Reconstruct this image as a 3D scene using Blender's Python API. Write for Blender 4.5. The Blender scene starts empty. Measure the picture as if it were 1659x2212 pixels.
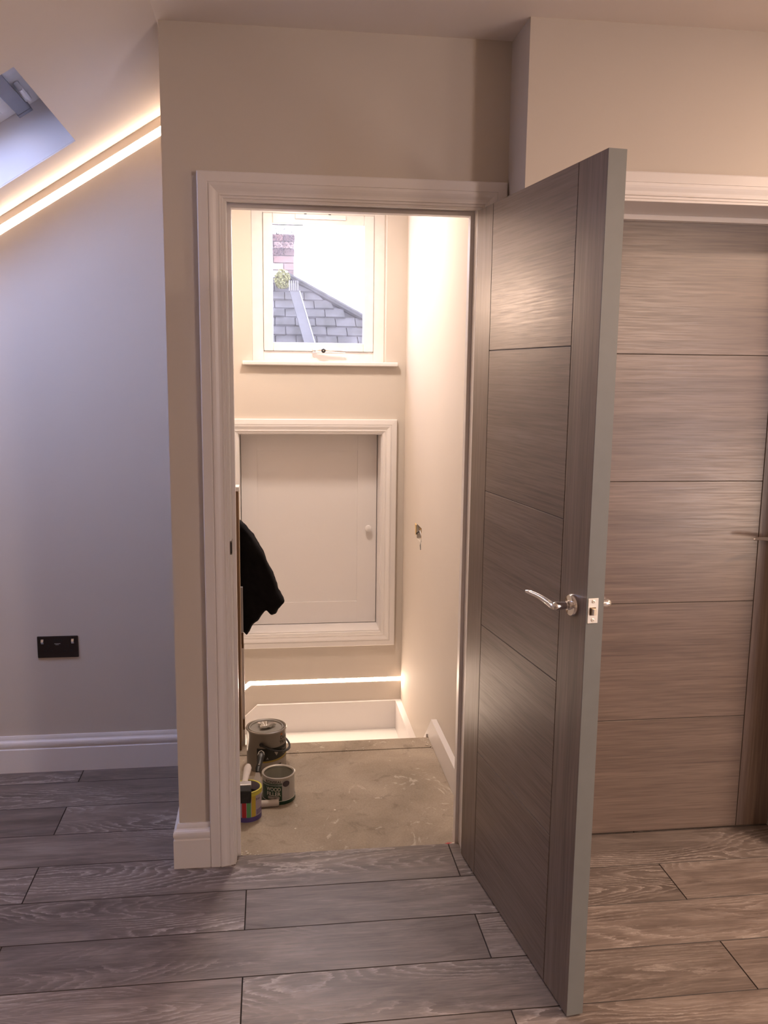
import bpy, bmesh, math, random
from mathutils import Vector, Matrix
random.seed(7)
C = bpy.context.scene.collection
pi = math.pi
H = 2.455                      # flat ceiling height
XF, KS = 0.155, 0.645          # fold of the sloping ceiling, its slope
TH = math.atan(KS)

# ------------------------------------------------------------------ camera
yaw, pitch, roll, fpx = 0.1302, -0.1574, 0.0114, 1901.1
f = Vector((math.sin(yaw)*math.cos(pitch), math.cos(yaw)*math.cos(pitch), math.sin(pitch)))
r = Vector((math.cos(yaw), -math.sin(yaw), 0)); u = r.cross(f)
r2 = r*math.cos(roll)+u*math.sin(roll); u2 = u*math.cos(roll)-r*math.sin(roll)
cd = bpy.data.cameras.new('camera'); cam = bpy.data.objects.new('camera', cd); C.objects.link(cam)
M = Matrix((r2, u2, -f)).transposed().to_4x4(); M.translation = Vector((0.4471, -2.5973, 1.5274))
cam.matrix_world = M
cd.sensor_fit = 'VERTICAL'; cd.sensor_height = 24.0; cd.lens = fpx/2212*24.0
cd.clip_start = 0.02; cd.clip_end = 200
bpy.context.scene.camera = cam

# ------------------------------------------------------------------ sky, lights, exposure
sc = bpy.context.scene
sc.view_settings.view_transform = 'Standard'; sc.view_settings.look = 'None'
sc.view_settings.gamma = 1.0; sc.view_settings.use_curve_mapping = False
sc.view_settings.exposure = 0.0
w = bpy.data.worlds.new('overcast sky'); sc.world = w; w.use_nodes = True
bg = w.node_tree.nodes['Background']; bg.inputs[0].default_value = (0.84, 0.82, 1.0, 1); bg.inputs[1].default_value = 11.0

def area(name, loc, size, power, col, rot=(0, 0, 0), shape='DISK', sy=None):
    l = bpy.data.lights.new(name, 'AREA'); l.energy = power; l.color = col; l.shape = shape; l.size = size
    if sy: l.size_y = sy
    o = bpy.data.objects.new(name, l); C.objects.link(o); o.location = loc; o.rotation_euler = rot
    return o
WARM = (1.0, 0.72, 0.54)
LAMPS = [('room', (2.8, -1.15, H-.012), 50.0), ('room', (4.3, -2.6, H-.012), 25.0),
         ('closet', (0.62, 1.10, H-.012), 20.0)]
for nm, loc, p in LAMPS:
    area('downlight_lamp', (loc[0], loc[1], loc[2]-.004), 0.22, p, WARM if nm == 'room' else (1.0, .83, .71))
GLOBE = (3.0, -3.3, 1.98)                      # globe lamp added out of view to light the main room's ceiling and walls
pl_ = bpy.data.lights.new('added_globe_lamp', 'POINT'); pl_.energy = 78.0; pl_.color = WARM; pl_.shadow_soft_size = .13
po_ = bpy.data.objects.new('added_globe_lamp', pl_); C.objects.link(po_); po_.location = GLOBE
WORK = (3.15, -2.1, .80)                        # low lamp added out of view for the closed door's highlight and lever shadow
wk_ = area('added_work_lamp', (WORK[0]-.02, WORK[1]+.035, WORK[2]), .30, 6.0, (1.0, .76, .60), (pi/2, 0, 0.5), 'RECTANGLE', .40)
area('hall_lamp', (1.9, 0.8, 2.3), 0.2, 40.0, WARM)

# ------------------------------------------------------------------ materials
def newmat(name):
    m = bpy.data.materials.new(name); m.use_nodes = True
    nt = m.node_tree; b = nt.nodes['Principled BSDF']
    return m, nt, b
def N(nt, t, **kw):
    n = nt.nodes.new(t)
    for k, v in kw.items(): setattr(n, k, v)
    return n
def mathn(nt, op, a, b=None, clamp=False):
    n = N(nt, 'ShaderNodeMath', operation=op); n.use_clamp = clamp
    for i, v in enumerate((a, b)):
        if v is None: continue
        if isinstance(v, (int, float)): n.inputs[i].default_value = v
        else: nt.links.new(v, n.inputs[i])
    return n.outputs[0]
def mix(nt, fac, a, b, blend='MIX'):
    n = N(nt, 'ShaderNodeMix', data_type='RGBA', blend_type=blend)
    for i, v in ((0, fac), (6, a), (7, b)):
        if isinstance(v, (int, float)): n.inputs[i].default_value = v
        elif isinstance(v, tuple): n.inputs[i].default_value = (*v, 1)
        else: nt.links.new(v, n.inputs[i])
    return n.outputs[2]
def coords(nt, scale, rand=True, kind='Object'):
    tc = N(nt, 'ShaderNodeTexCoord'); mp = N(nt, 'ShaderNodeMapping'); mp.inputs['Scale'].default_value = scale
    if rand:
        oi = N(nt, 'ShaderNodeObjectInfo'); mu = mathn(nt, 'MULTIPLY', oi.outputs['Random'], 40.0)
        va = N(nt, 'ShaderNodeVectorMath', operation='ADD'); nt.links.new(tc.outputs[kind], va.inputs[0])
        cb = N(nt, 'ShaderNodeCombineXYZ')
        for i in range(3): nt.links.new(mu, cb.inputs[i])
        nt.links.new(cb.outputs[0], va.inputs[1]); nt.links.new(va.outputs[0], mp.inputs['Vector'])
    else: nt.links.new(tc.outputs[kind], mp.inputs['Vector'])
    return mp.outputs[0]
def noise(nt, vec, scale, detail=3, rough=.5, dist=0.0):
    n = N(nt, 'ShaderNodeTexNoise'); nt.links.new(vec, n.inputs['Vector'])
    n.inputs['Scale'].default_value = scale; n.inputs['Detail'].default_value = detail
    n.inputs['Roughness'].default_value = rough; n.inputs['Distortion'].default_value = dist
    return n.outputs['Fac']
def ramp(nt, fac, stops):
    n = N(nt, 'ShaderNodeValToRGB'); nt.links.new(fac, n.inputs[0])
    e = n.color_ramp.elements
    while len(e) < len(stops): e.new(.5)
    for el, (p, c) in zip(e, stops):
        el.position = p; el.color = (*c, 1) if isinstance(c, tuple) else (c, c, c, 1)
    return n.outputs[0]
def bump(nt, b, h, strength, dist=.001):
    n = N(nt, 'ShaderNodeBump'); n.inputs['Strength'].default_value = strength; n.inputs['Distance'].default_value = dist
    nt.links.new(h, n.inputs['Height']); nt.links.new(n.outputs[0], b.inputs['Normal'])

def paint(name, col, rough=.6, bmp=.15, bs=180, var=.03):
    m, nt, b = newmat(name); v = coords(nt, (1, 1, 1), False)
    n1 = noise(nt, v, 2.5, 2)
    c = mix(nt, n1, tuple(x*(1-var) for x in col), tuple(min(1, x*(1+var)) for x in col))
    nt.links.new(c, b.inputs['Base Color']); b.inputs['Roughness'].default_value = rough
    bump(nt, b, noise(nt, v, bs, 2), bmp, .0006)
    return m
def plain(name, col, rough=.5, metal=0, bmp=0, bs=300, spec=.5):
    m, nt, b = newmat(name); v = coords(nt, (1, 1, 1), False)
    n1 = noise(nt, v, 25, 3)
    c = mix(nt, n1, tuple(x*.93 for x in col), tuple(min(1, x*1.07) for x in col))
    nt.links.new(c, b.inputs['Base Color']); b.inputs['Roughness'].default_value = rough; b.inputs['Metallic'].default_value = metal
    b.inputs['Specular IOR Level'].default_value = spec
    if bmp: bump(nt, b, noise(nt, v, bs, 3), bmp, .001)
    return m
def emit(name, col, s):
    m, nt, b = newmat(name); b.inputs['Base Color'].default_value = (.9, .9, .9, 1)
    b.inputs['Emission Color'].default_value = (*col, 1); b.inputs['Emission Strength'].default_value = s
    return m

m_wall = paint('warm grey emulsion', (.58, .525, .465), .75)
m_ceil = paint('ceiling emulsion', (.80, .735, .68), .8)
m_gloss = paint('white satin woodwork', (.74, .71, .70), .35, .04, 60, .015)
m_stepw = paint('white step paint', (.80, .78, .75), .45, .05, 60, .02)
m_upvc = plain('white window plastic', (.84, .82, .80), .3)
m_chrome = plain('polished chrome', (.86, .86, .87), .07, 1)
m_nickel = plain('satin nickel', (.86, .80, .68), .35, .75)
m_dark = plain('dark gap', (.02, .018, .016), .8)
m_sockd = plain('dark bronze plate', (.035, .028, .028), .38, .6)
m_black = plain('black plastic', (.012, .012, .012), .4)
m_greybar = plain('grey anodised bar', (.25, .25, .28), .4, .5)
m_led2 = emit('stair warm diffuser', (1.0, .74, .56), 62.0)
m_led = emit('warm diffuser', (1.0, .72, .52), 26.0)
m_ledc = emit('ceiling lamp glass', (1.0, .8, .6), 6.0)
m_steel = plain('tin plate', (.56, .54, .50), .3, 1)
m_tin_in = plain('grey filler residue', (.40, .39, .33), .5, .2, .6, 60)
m_edge = plain('grey door edge', (.19, .20, .198), .42)

def veneer(name, vertical):
    m, nt, b = newmat(name)
    sc1 = (70, 70, 1.6) if vertical else (1.6, 70, 70)
    sc2 = (9, 9, .5) if vertical else (.5, 9, 9)
    sc3 = (240, 240, 7) if vertical else (7, 240, 240)
    a = noise(nt, coords(nt, sc1), 2.2, 4, .65, .3)
    c = noise(nt, coords(nt, sc2), 1.6, 3, .5, .8)
    d = noise(nt, coords(nt, sc3), 1.0, 2, .6)
    t = mathn(nt, 'ADD', mathn(nt, 'MULTIPLY', a, .55), mathn(nt, 'MULTIPLY', c, .45))
    col = ramp(nt, t, [(.28, (.088, .057, .044)), (.45, (.142, .099, .077)), (.6, (.19, .138, .109)), (.78, (.26, .197, .160))])
    fine = ramp(nt, d, [(.35, .72), (.55, 1.0)])
    col = mix(nt, .8, col, fine, 'MULTIPLY')
    nt.links.new(col, b.inputs['Base Color'])
    nt.links.new(ramp(nt, d, [(.3, .38), (.7, .29)]), b.inputs['Roughness'])
    b.inputs['Specular IOR Level'].default_value = .75
    bump(nt, b, mathn(nt, 'ADD', a, d), .13, .0006)
    return m
m_ven_h = veneer('grey oak veneer across', False); m_ven_v = veneer('grey oak veneer upright', True)

def laminate():
    m, nt, b = newmat('grey brown oak laminate')
    oi = N(nt, 'ShaderNodeObjectInfo')
    warp = noise(nt, coords(nt, (14, 45, 14)), 1.5, 4, .65)
    f1 = noise(nt, coords(nt, (.85, 4.6, 1.0)), 1.25, 1.0, .4, .3)
    ring = mathn(nt, 'ADD', mathn(nt, 'MULTIPLY', f1, 30.0), mathn(nt, 'MULTIPLY', warp, 1.5))
    fr = mathn(nt, 'FRACT', ring)
    line = ramp(nt, fr, [(0, 0.0), (.45, .0), (.80, .6), (.90, 1.0), (1.0, 0.0)])
    msk = ramp(nt, noise(nt, coords(nt, (1.0, 4.5, 1)), 1.1, 2), [(.47, .06), (.62, 1.0)])
    brk = ramp(nt, noise(nt, coords(nt, (22, 110, 22)), 1.6, 3), [(.3, .2), (.6, 1.0)])
    lm = mathn(nt, 'MULTIPLY', mathn(nt, 'MULTIPLY', line, msk), brk)
    streak = noise(nt, coords(nt, (3.0, 110, 110)), 2.0, 5, .75)
    cloud = noise(nt, coords(nt, (1.6, 9, 1)), 2.0, 4, .65, .6)
    base = ramp(nt, cloud, [(.3, (.118, .090, .078)), (.5, (.195, .156, .138)), (.72, (.285, .238, .214))])
    base = mix(nt, .85, base, ramp(nt, streak, [(.32, .60), (.66, 1.2)]), 'MULTIPLY')
    pore = ramp(nt, noise(nt, coords(nt, (9, 260, 9)), 1.5, 2, .5), [(.30, .55), (.40, 1.0)])
    base = mix(nt, .6, base, pore, 'MULTIPLY')
    vo = N(nt, 'ShaderNodeTexVoronoi'); vo.inputs['Scale'].default_value = 1.0; nt.links.new(coords(nt, (1.9, 4.2, 0.0)), vo.inputs['Vector'])
    sep = N(nt, 'ShaderNodeSeparateColor'); nt.links.new(vo.outputs['Color'], sep.inputs[0])
    kn = mathn(nt, 'MULTIPLY', ramp(nt, mathn(nt, 'ADD', vo.outputs['Distance'], mathn(nt, 'MULTIPLY', warp, .12)), [(.08, 1.0), (.20, .0)]), mathn(nt, 'GREATER_THAN', sep.outputs[1], .72))
    base = mix(nt, mathn(nt, 'MULTIPLY', kn, .6), base, (.05, .038, .033))
    tone = mathn(nt, 'ADD', mathn(nt, 'MULTIPLY', oi.outputs['Random'], .34), .83)
    cb = N(nt, 'ShaderNodeCombineXYZ')
    for i in range(3): nt.links.new(tone, cb.inputs[i])
    base = mix(nt, 1.0, base, cb.outputs[0], 'MULTIPLY')
    col = mix(nt, mathn(nt, "MULTIPLY", lm, .9), base, (.50, .44, .41))
    nt.links.new(col, b.inputs['Base Color'])
    nt.links.new(ramp(nt, streak, [(.3, .34), (.7, .46)]), b.inputs['Roughness'])
    bump(nt, b, mathn(nt, 'ADD', streak, lm), .35, .0008)
    return m
m_lam = laminate()

def subfloor():
    m, nt, b = newmat('bare dusty screed'); v = coords(nt, (1, 1, 1), False)
    a = noise(nt, v, 3.0, 5, .6, .4); g = noise(nt, v, 160, 3, .6); c2 = noise(nt, v, 14, 4, .6, 1.0)
    col = ramp(nt, a, [(.32, (.28, .23, .175)), (.5, (.37, .305, .235)), (.68, (.45, .38, .30))])
    col = mix(nt, .55, col, ramp(nt, g, [(.3, .75), (.7, 1.15)]), 'MULTIPLY')
    dk = ramp(nt, c2, [(.30, .55), (.42, 1.0)]); col = mix(nt, .5, col, dk, 'MULTIPLY')
    vo = N(nt, 'ShaderNodeTexVoronoi'); vo.inputs['Scale'].default_value = 9; nt.links.new(v, vo.inputs['Vector'])
    wob = mathn(nt, 'ADD', vo.outputs['Distance'], mathn(nt, 'MULTIPLY', noise(nt, v, 45, 3), .06))
    sp = ramp(nt, wob, [(.062, 1.0), (.075, 0.0)])
    wn = N(nt, 'ShaderNodeSeparateColor'); nt.links.new(vo.outputs['Color'], wn.inputs[0])
    sp = mathn(nt, 'MULTIPLY', sp, mathn(nt, 'GREATER_THAN', wn.outputs[0], .68))
    sm = ramp(nt, noise(nt, coords(nt, (1.5, 1, 1), False), 6.0, 5, .7, 1.5), [(.615, 0.0), (.66, .5)])
    sp = mathn(nt, 'MAXIMUM', sp, sm)
    col = mix(nt, sp, col, (.66, .60, .52))
    nt.links.new(col, b.inputs['Base Color']); b.inputs['Roughness'].default_value = .8
    bump(nt, b, mathn(nt, 'ADD', g, a), .5, .001)
    return m
m_sub = subfloor()

def glassmat(name, dirt, tint=(1, 1, 1)):
    m, nt, b = newmat(name); out = nt.nodes['Material Output']
    tr = N(nt, 'ShaderNodeBsdfTransparent'); tr.inputs['Color'].default_value = (*tint, 1); gl = N(nt, 'ShaderNodeBsdfGlossy'); gl.inputs['Roughness'].default_value = .03
    tl = N(nt, 'ShaderNodeBsdfTranslucent'); tl.inputs['Color'].default_value = (.85, .86, .92, 1)
    fz = N(nt, 'ShaderNodeLayerWeight'); fzo = mathn(nt, 'ADD', mathn(nt, 'MULTIPLY', mathn(nt, 'POWER', fz.outputs['Facing'], 4.0), .35), .03)
    m1 = N(nt, 'ShaderNodeMixShader'); nt.links.new(fzo, m1.inputs[0])
    nt.links.new(tr.outputs[0], m1.inputs[1]); nt.links.new(gl.outputs[0], m1.inputs[2])
    v = coords(nt, (1, 1, 1), False)
    dn = ramp(nt, noise(nt, v, 9, 6, .7, 1.0), [(.35, dirt*.7), (.6, dirt*1.2), (.75, dirt*2.2)])
    fine = ramp(nt, noise(nt, v, 160, 2), [(.4, .75), (.65, 1.3)])
    m2 = N(nt, 'ShaderNodeMixShader'); nt.links.new(mathn(nt, 'MULTIPLY', dn, fine), m2.inputs[0])
    nt.links.new(m1.outputs[0], m2.inputs[1]); nt.links.new(tl.outputs[0], m2.inputs[2])
    nt.links.new(m2.outputs[0], out.inputs[0]); nt.nodes.remove(b)
    return m
m_glass = glassmat('grimy window glass', .011)
m_glass2 = glassmat('roof glass tinted for bluer daylight', .01, (.75, .84, 1.0))  # tint put into the glass to turn the alcove daylight blue

# ------------------------------------------------------------------ mesh helpers
class MB:
    def __init__(s): s.v = []; s.f = []; s.m = []; s.sm = []
    def quad(s, pts, mi=0, smooth=False):
        n = len(s.v); s.v += [tuple(p) for p in pts]; s.f.append(tuple(range(n, n+len(pts)))); s.m.append(mi); s.sm.append(smooth)
    def box(s, a, b, mi=0, T=None):
        x0, y0, z0 = a; x1, y1, z1 = b
        P = [(x0, y0, z0), (x1, y0, z0), (x1, y1, z0), (x0, y1, z0), (x0, y0, z1), (x1, y0, z1), (x1, y1, z1), (x0, y1, z1)]
        if T: P = [tuple(T(*p)) for p in P]
        n = len(s.v); s.v += P
        for q in ((0, 3, 2, 1), (4, 5, 6, 7), (0, 1, 5, 4), (1, 2, 6, 5), (2, 3, 7, 6), (3, 0, 4, 7)):
            s.f.append(tuple(n+i for i in q)); s.m.append(mi); s.sm.append(False)
    def prism(s, poly, fn, d0, d1, mi=0):
        """poly: 2D points, fn(a,b,d)->xyz"""
        n = len(s.v); k = len(poly)
        s.v += [tuple(fn(a, b, d0)) for a, b in poly] + [tuple(fn(a, b, d1)) for a, b in poly]
        s.f.append(tuple(range(n, n+k))); s.f.append(tuple(range(n+2*k-1, n+k-1, -1))); s.m += [mi, mi]; s.sm += [False]*2
        for i in range(k):
            j = (i+1) % k; s.f.append((n+i, n+k+i, n+k+j, n+j)); s.m.append(mi); s.sm.append(False)
    def rings(s, rings, closed=True, cap=True, mi=0, smooth=True):
        n = len(s.v); k = len(rings[0])
        for rg in rings: s.v += [tuple(p) for p in rg]
        for i in range(len(rings)-1):
            for j in range(k if closed else k-1):
                a = n+i*k+j; b = n+i*k+(j+1) % k
                s.f.append((a, b, b+k, a+k)); s.m.append(mi); s.sm.append(smooth)
        if cap is True:
            s.f.append(tuple(range(n+k-1, n-1, -1))); s.m.append(mi); s.sm.append(False)
            e = n+(len(rings)-1)*k; s.f.append(tuple(range(e, e+k))); s.m.append(mi); s.sm.append(False)
    def lathe(s, prof, c=(0, 0, 0), seg=48, axis='z', mi=0, smooth=True):
        def P(rr, h, t):
            a, b = rr*math.cos(t), rr*math.sin(t)
            if axis == 'z': q = (a, b, h)
            elif axis == 'y': q = (a, h, b)
            else: q = (h, a, b)
            return (c[0]+q[0], c[1]+q[1], c[2]+q[2])
        s.rings([[P(rr, h, 2*pi*i/seg) for i in range(seg)] for rr, h in prof], True, 'tips' if min(prof[0][0], prof[-1][0]) > .001 else True, mi, smooth)
    def tube(s, pts, rad, seg=12, mi=0):
        pts = [Vector(p) for p in pts]
        rad = rad if isinstance(rad, (list, tuple)) else [rad]*len(pts)
        rg = []; up = Vector((0, 0, 1))
        for i, p in enumerate(pts):
            t = (pts[min(i+1, len(pts)-1)]-pts[max(i-1, 0)]).normalized()
            a = t.cross(up)
            if a.length < .1: a = t.cross(Vector((1, 0, 0)))
            a.normalize(); b = a.cross(t); R = rad[i]
            ra, rb = R if isinstance(R, tuple) else (R, R)
            rg.append([p+a*ra*math.cos(2*pi*j/seg)+b*rb*math.sin(2*pi*j/seg) for j in range(seg)])
        s.rings(rg, True, True, mi, True)
    def build(s, name, mats, parent=None, bevel=0, loc=None, rot=None, auto=False):
        me = bpy.data.meshes.new(name); me.from_pydata(s.v, [], s.f)
        mats = mats if isinstance(mats, (list, tuple)) else [mats]
        for m in mats: me.materials.append(m)
        me.polygons.foreach_set('material_index', s.m); me.polygons.foreach_set('use_smooth', s.sm)
        bm = bmesh.new(); bm.from_mesh(me); bmesh.ops.recalc_face_normals(bm, faces=bm.faces)
        for e in bm.edges:
            if len(e.link_faces) == 2 and e.calc_face_angle(0) > .6: e.smooth = False
        bm.to_mesh(me); bm.free(); me.update()
        o = bpy.data.objects.new(name, me); C.objects.link(o)
        if parent: o.parent = parent
        if loc: o.location = loc
        if rot: o.rotation_euler = rot
        if bevel:
            b = o.modifiers.new('edge', 'BEVEL'); b.width = bevel; b.segments = 2; b.limit_method = 'ANGLE'; b.angle_limit = .6
        return o
def tag(o, label, cat, group=None, kind=None):
    o['label'] = label; o['category'] = cat
    if group: o['group'] = group
    if kind: o['kind'] = kind
    return o
def struct(o, label, cat): return tag(o, label, cat, None, 'structure')
def empty(name, loc=(0, 0, 0), rot=(0, 0, 0)):
    o = bpy.data.objects.new(name, None); C.objects.link(o); o.location = loc; o.rotation_euler = rot; o.empty_display_size = .1
    return o
def B(name, a, b, m, parent=None, bevel=0, T=None):
    q = MB(); q.box(a, b, 0, T); return q.build(name, m, parent, bevel)

# ------------------------------------------------------------------ walls
q = MB()                                        # wall with the open doorway
q.box((.16, 0, 0), (.3, .1, H)); q.box((1.083, 0, 0), (1.138, .1, H)); q.box((.3, 0, 2.03), (1.083, .1, H))
struct(q.build('wall_front', m_wall), 'warm grey wall around the open doorway', 'wall')
q = MB()                                        # projecting wall with the closed door
q.box((1.138, -.178, 0), (1.34, .1, H)); q.box((2.17, -.178, 0), (5.6, .1, H)); q.box((1.34, -.178, 2.03), (2.17, .1, H))
struct(q.build('wall_right', m_wall), 'warm grey wall stepping forward around the closed door', 'wall')
q = MB()
q.prism([(.165, -.3), (-1.9, -.3), (-1.9, 1.129), (XF, H), (.165, H)], lambda a, b, d: (a, d, b), .735, .83)
struct(q.build('wall_left', m_wall), 'alcove wall under the sloping ceiling, washed by blue daylight', 'wall')
B('wall_alcove_side', (.16, .1, -.3), (.28, .745, H), m_wall); struct(bpy.data.objects['wall_alcove_side'], 'side wall between alcove and stair landing', 'wall')
q = MB()                                        # stairwell end wall, window and hatch openings
wx0, wx1, wz0, wz1 = .367, 1.030, 1.575, 2.33
hx0, hx1, hz0, hz1 = .290, 1.017, .180, 1.219
y0, y1 = 1.852, 2.06
q.box((-1.9, y0, -2.6), (hx0, y1, H)); q.box((1.131, y0, -2.6), (1.131+.12, y1, H))
q.box((hx0, y0, -2.6), (1.131, y1, hz0)); q.box((hx1, y0, hz0), (1.131, y1, H))
q.box((hx0, y0, hz1), (hx1, y1, wz0)); q.box((hx0, y0, wz0), (wx0, y1, H)); q.box((wx0, y0, wz1), (hx1, y1, H))
q2 = MB(); q2.box((-1.9, y0, -2.6), (hx0-.014, y1, H)); HX0, HX1, HZ0, HZ1 = hx0-.014, hx1+.014, hz0-.014, hz1+.014
q2.box((HX0, y0, -2.6), (1.25, y1, HZ0)); q2.box((HX0, y0, HZ1), (1.25, y1, wz0))
q2.box((HX1, y0, HZ0), (1.25, y1, HZ1)); q2.box((HX0, y0, wz0), (wx0, y1, H)); q2.box((wx1, y0, wz0), (1.25, y1, H)); q2.box((wx0, y0, wz1), (wx1, y1, H))
struct(q2.build('wall_back', m_wall), 'cream stairwell end wall holding the window and the hatch', 'wall')
q = MB(); q.box((-2.0, .83, -2.6), (-1.9, 2.06, 1.3)); struct(q.build('wall_stairwell_left', m_wall), 'far left end wall of the stairwell, out of view', 'wall')
q = MB(); q.box((-2.0, .735, -2.6), (1.25, .83, -.302)); struct(q.build('wall_stairwell_front', m_wall), 'stairwell wall below the landing, out of view', 'wall')
q = MB(); q.box((-2.0, .735, -2.7), (1.25, 2.06, -2.6)); struct(q.build('floor_lower', m_sub), 'lower hall floor at the foot of the stair, out of view', 'floor')
# stairwell right wall with a ragged socket hole
q = MB(); yh0, yh1, zh0, zh1 = 1.298, 1.424, .758, .826
X0, X1 = 1.131, 1.25
q.box((X0, .1, -2.6), (X1, yh0, H)); q.box((X0, yh1, -2.6), (X1, 1.852, H)); q.box((X0, yh0, -2.6), (X1, yh1, zh0)); q.box((X0, yh0, zh1), (X1, yh1, H))
struct(q.build('wall_stairwell_right', m_wall), 'bright right wall of the stairwell with a cut socket hole', 'wall')
hole = empty('socket_hole', (X0, 1.36, .79)); tag(hole, 'ragged rectangular hole in stairwell wall with cable ends hanging out', 'socket hole')
B('back_box', (X1-.075-X0, -.062, -.033), (X1-.07-X0, .063, .035), m_dark, hole)
m_board = plain('torn plasterboard', (.62, .45, .22), .8, 0, .6, 90); m_batten = plain('raw timber batten', (.42, .27, .12), .7)
q = MB(); q.box((.012, -.03, -.03), (.03, .015, .012)); q.box((.010, .0, .006), (.03, .05, .02)); q.build('batten', m_batten, hole)
q = MB(); q.prism([(.064, -.016), (.066, .03), (.09, .036), (.078, -.012)], lambda a, b, d: (d, a, b), -.006, -.001); q.build('plasterboard_flap', m_board, hole)
for cpts, cc in (([(.03, .02, .02), (.005, .03, .005), (-.004, .05, -.006), (.0, .061, -.012)], m_dark), ([(.03, .0, -.02), (.008, -.01, -.005), (.004, .0, .012), (.02, .02, .02)], m_upvc),
                 ([(.03, -.02, 0), (.006, -.035, -.02), (-.002, -.045, -.045), (-.001, -.05, -.066)], plain('grey cable', (.25, .25, .24), .5))):
    q = MB(); q.tube(cpts, .0028, 8); q.build('cable', cc, hole)

# rest of the room behind the camera
q = MB(); q.box((-1.9, -5.32, 0), (5.6, -5.2, .0)); q = MB()
q.box((-1.9, -5.32, 0), (4.1, -5.2, H)); q.box((4.7, -5.32, 0), (5.6, -5.2, H)); q.box((4.1, -5.32, 2.0), (4.7, -5.2, H))
struct(q.build('wall_rear', m_wall), 'rear wall of the room, behind the viewer, with an opening added for daylight', 'wall')
q = MB(); q.box((-1.9, -5.3, 0), (-1.78, .83, 1.25)); struct(q.build('wall_knee', m_wall), 'low knee wall under the sloping ceiling', 'wall')
q = MB(); q.box((5.5, -5.3, 0), (5.62, .1, H)); struct(q.build('wall_far_right', m_wall), 'right-hand end wall of the room', 'wall')
q = MB(); q.box((2.6, .1, -.1), (2.7, 1.4, H)); q.box((1.25, 1.3, -.1), (2.7, 1.4, H)); struct(q.build('wall_hall', m_wall), 'hall wall beyond the closed door', 'wall')
win3 = empty('added_window_3'); struct(win3, 'unseen framed opening added in the rear wall for daylight', 'window')  # added opening behind the viewer, lets extra daylight in
q = MB()
for a in (4.1, 4.64): q.box((a, -5.29, 0), (a+.06, -5.23, 2.0))
q.box((4.1, -5.29, 0), (4.7, -5.23, .1)); q.box((4.1, -5.29, 1.94), (4.7, -5.23, 2.0)); q.build('window_frame', m_upvc, win3)

# ------------------------------------------------------------------ ceiling: flat part, sloping part
q = MB(); q.box((XF, -5.3, H), (5.62, 2.06, H+.1)); struct(q.build('ceiling', m_ceil), 'flat off-white ceiling', 'ceiling')
def SL(s, y, n):                                 # slope frame: s down the slope, n outwards
    return (XF-s*math.cos(TH)-n*math.sin(TH), y, H-s*math.sin(TH)+n*math.cos(TH))
s0, s1, vy0, vy1 = .377, 1.70, -.217, .485
q = MB(); T = SL
def slope_strip(ya, yb, sa, sb): q.box((sa, ya, 0), (sb, yb, .004), 0, T)
slope_strip(-5.3, vy0, 0, 2.45); slope_strip(vy0, vy1, 0, s0); slope_strip(vy0, vy1, s1, 2.45); slope_strip(vy1, 2.06, 0, 2.45)
struct(q.build('ceiling_slope', m_ceil), 'sloping loft ceiling around the roof window', 'ceiling')
def roof_window(nm, ya, yb, lab):
    e = empty(nm); struct(e, lab, 'window'); D = .16
    q = MB()
    q.box((s0-.02, ya-.02, .0045), (s0, yb+.02, D+.06), 0, T); q.box((s1, ya-.02, .0045), (s1+.02, yb+.02, D+.06), 0, T)
    q.box((s0, ya-.02, .0045), (s1, ya, D+.06), 0, T); q.box((s0, yb, .0045), (s1, yb+.02, D+.06), 0, T)
    q.build('reveal_lining', m_gloss, e)
    q = MB(); fw = .075                            # outer frame
    q.box((s0, ya, D), (s0+fw, yb, D+.05), 0, T); q.box((s1-fw, ya, D), (s1, yb, D+.05), 0, T)
    q.box((s0+fw, ya, D), (s1-fw, ya+fw, D+.05), 0, T); q.box((s0+fw, yb-fw, D), (s1-fw, yb, D+.05), 0, T)
    q.build('window_frame', m_upvc, e, .003)
    q = MB(); g = .004; a0, a1, b0, b1 = s0+fw+g, s1-fw-g, ya+fw+g, yb-fw-g; sw = .062
    q.box((a0, b0, D-.012), (a0+sw, b1, D+.04), 0, T); q.box((a1-sw, b0, D-.012), (a1, b1, D+.04), 0, T)
    q.box((a0+sw, b0, D-.012), (a1-sw, b0+sw, D+.04), 0, T); q.box((a0+sw, b1-sw, D-.012), (a1-sw, b1, D+.04), 0, T)
    q.build('sash', m_upvc, e, .003)
    q = MB(); q.box((a0+sw, b0+sw, D+.01), (a1-sw, b1-sw, D+.016), 0, T); q.build('glass', m_glass2, e)
    q = MB(); q.box((s0+.058, ya+.02, D-.034), (s0+.103, yb-.055, D-.020), 0, T); ob = q.build('control_bar', m_greybar, e, .002)
    q = MB(); q.tube([SL(s0+.045, yb-.20, D-.002), SL(s0+.045, yb-.20, D-.02), SL(s0+.045, yb-.15, D-.03), SL(s0+.045, yb-.10, D-.02), SL(s0+.045, yb-.10, D-.002)], .009, 10); q.build('barrel_latch', m_upvc, e)
    q = MB(); q.box((s0+.056, yb-.075, D-.036), (s0+.105, yb-.050, D-.014), 0, T); q.build('bar_end', plain('grey clip', (.2, .2, .23), .5), e, .002)
    return e
roof_window('window_2', vy0, vy1, 'white roof window in the sloping ceiling with a grey control bar')

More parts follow.
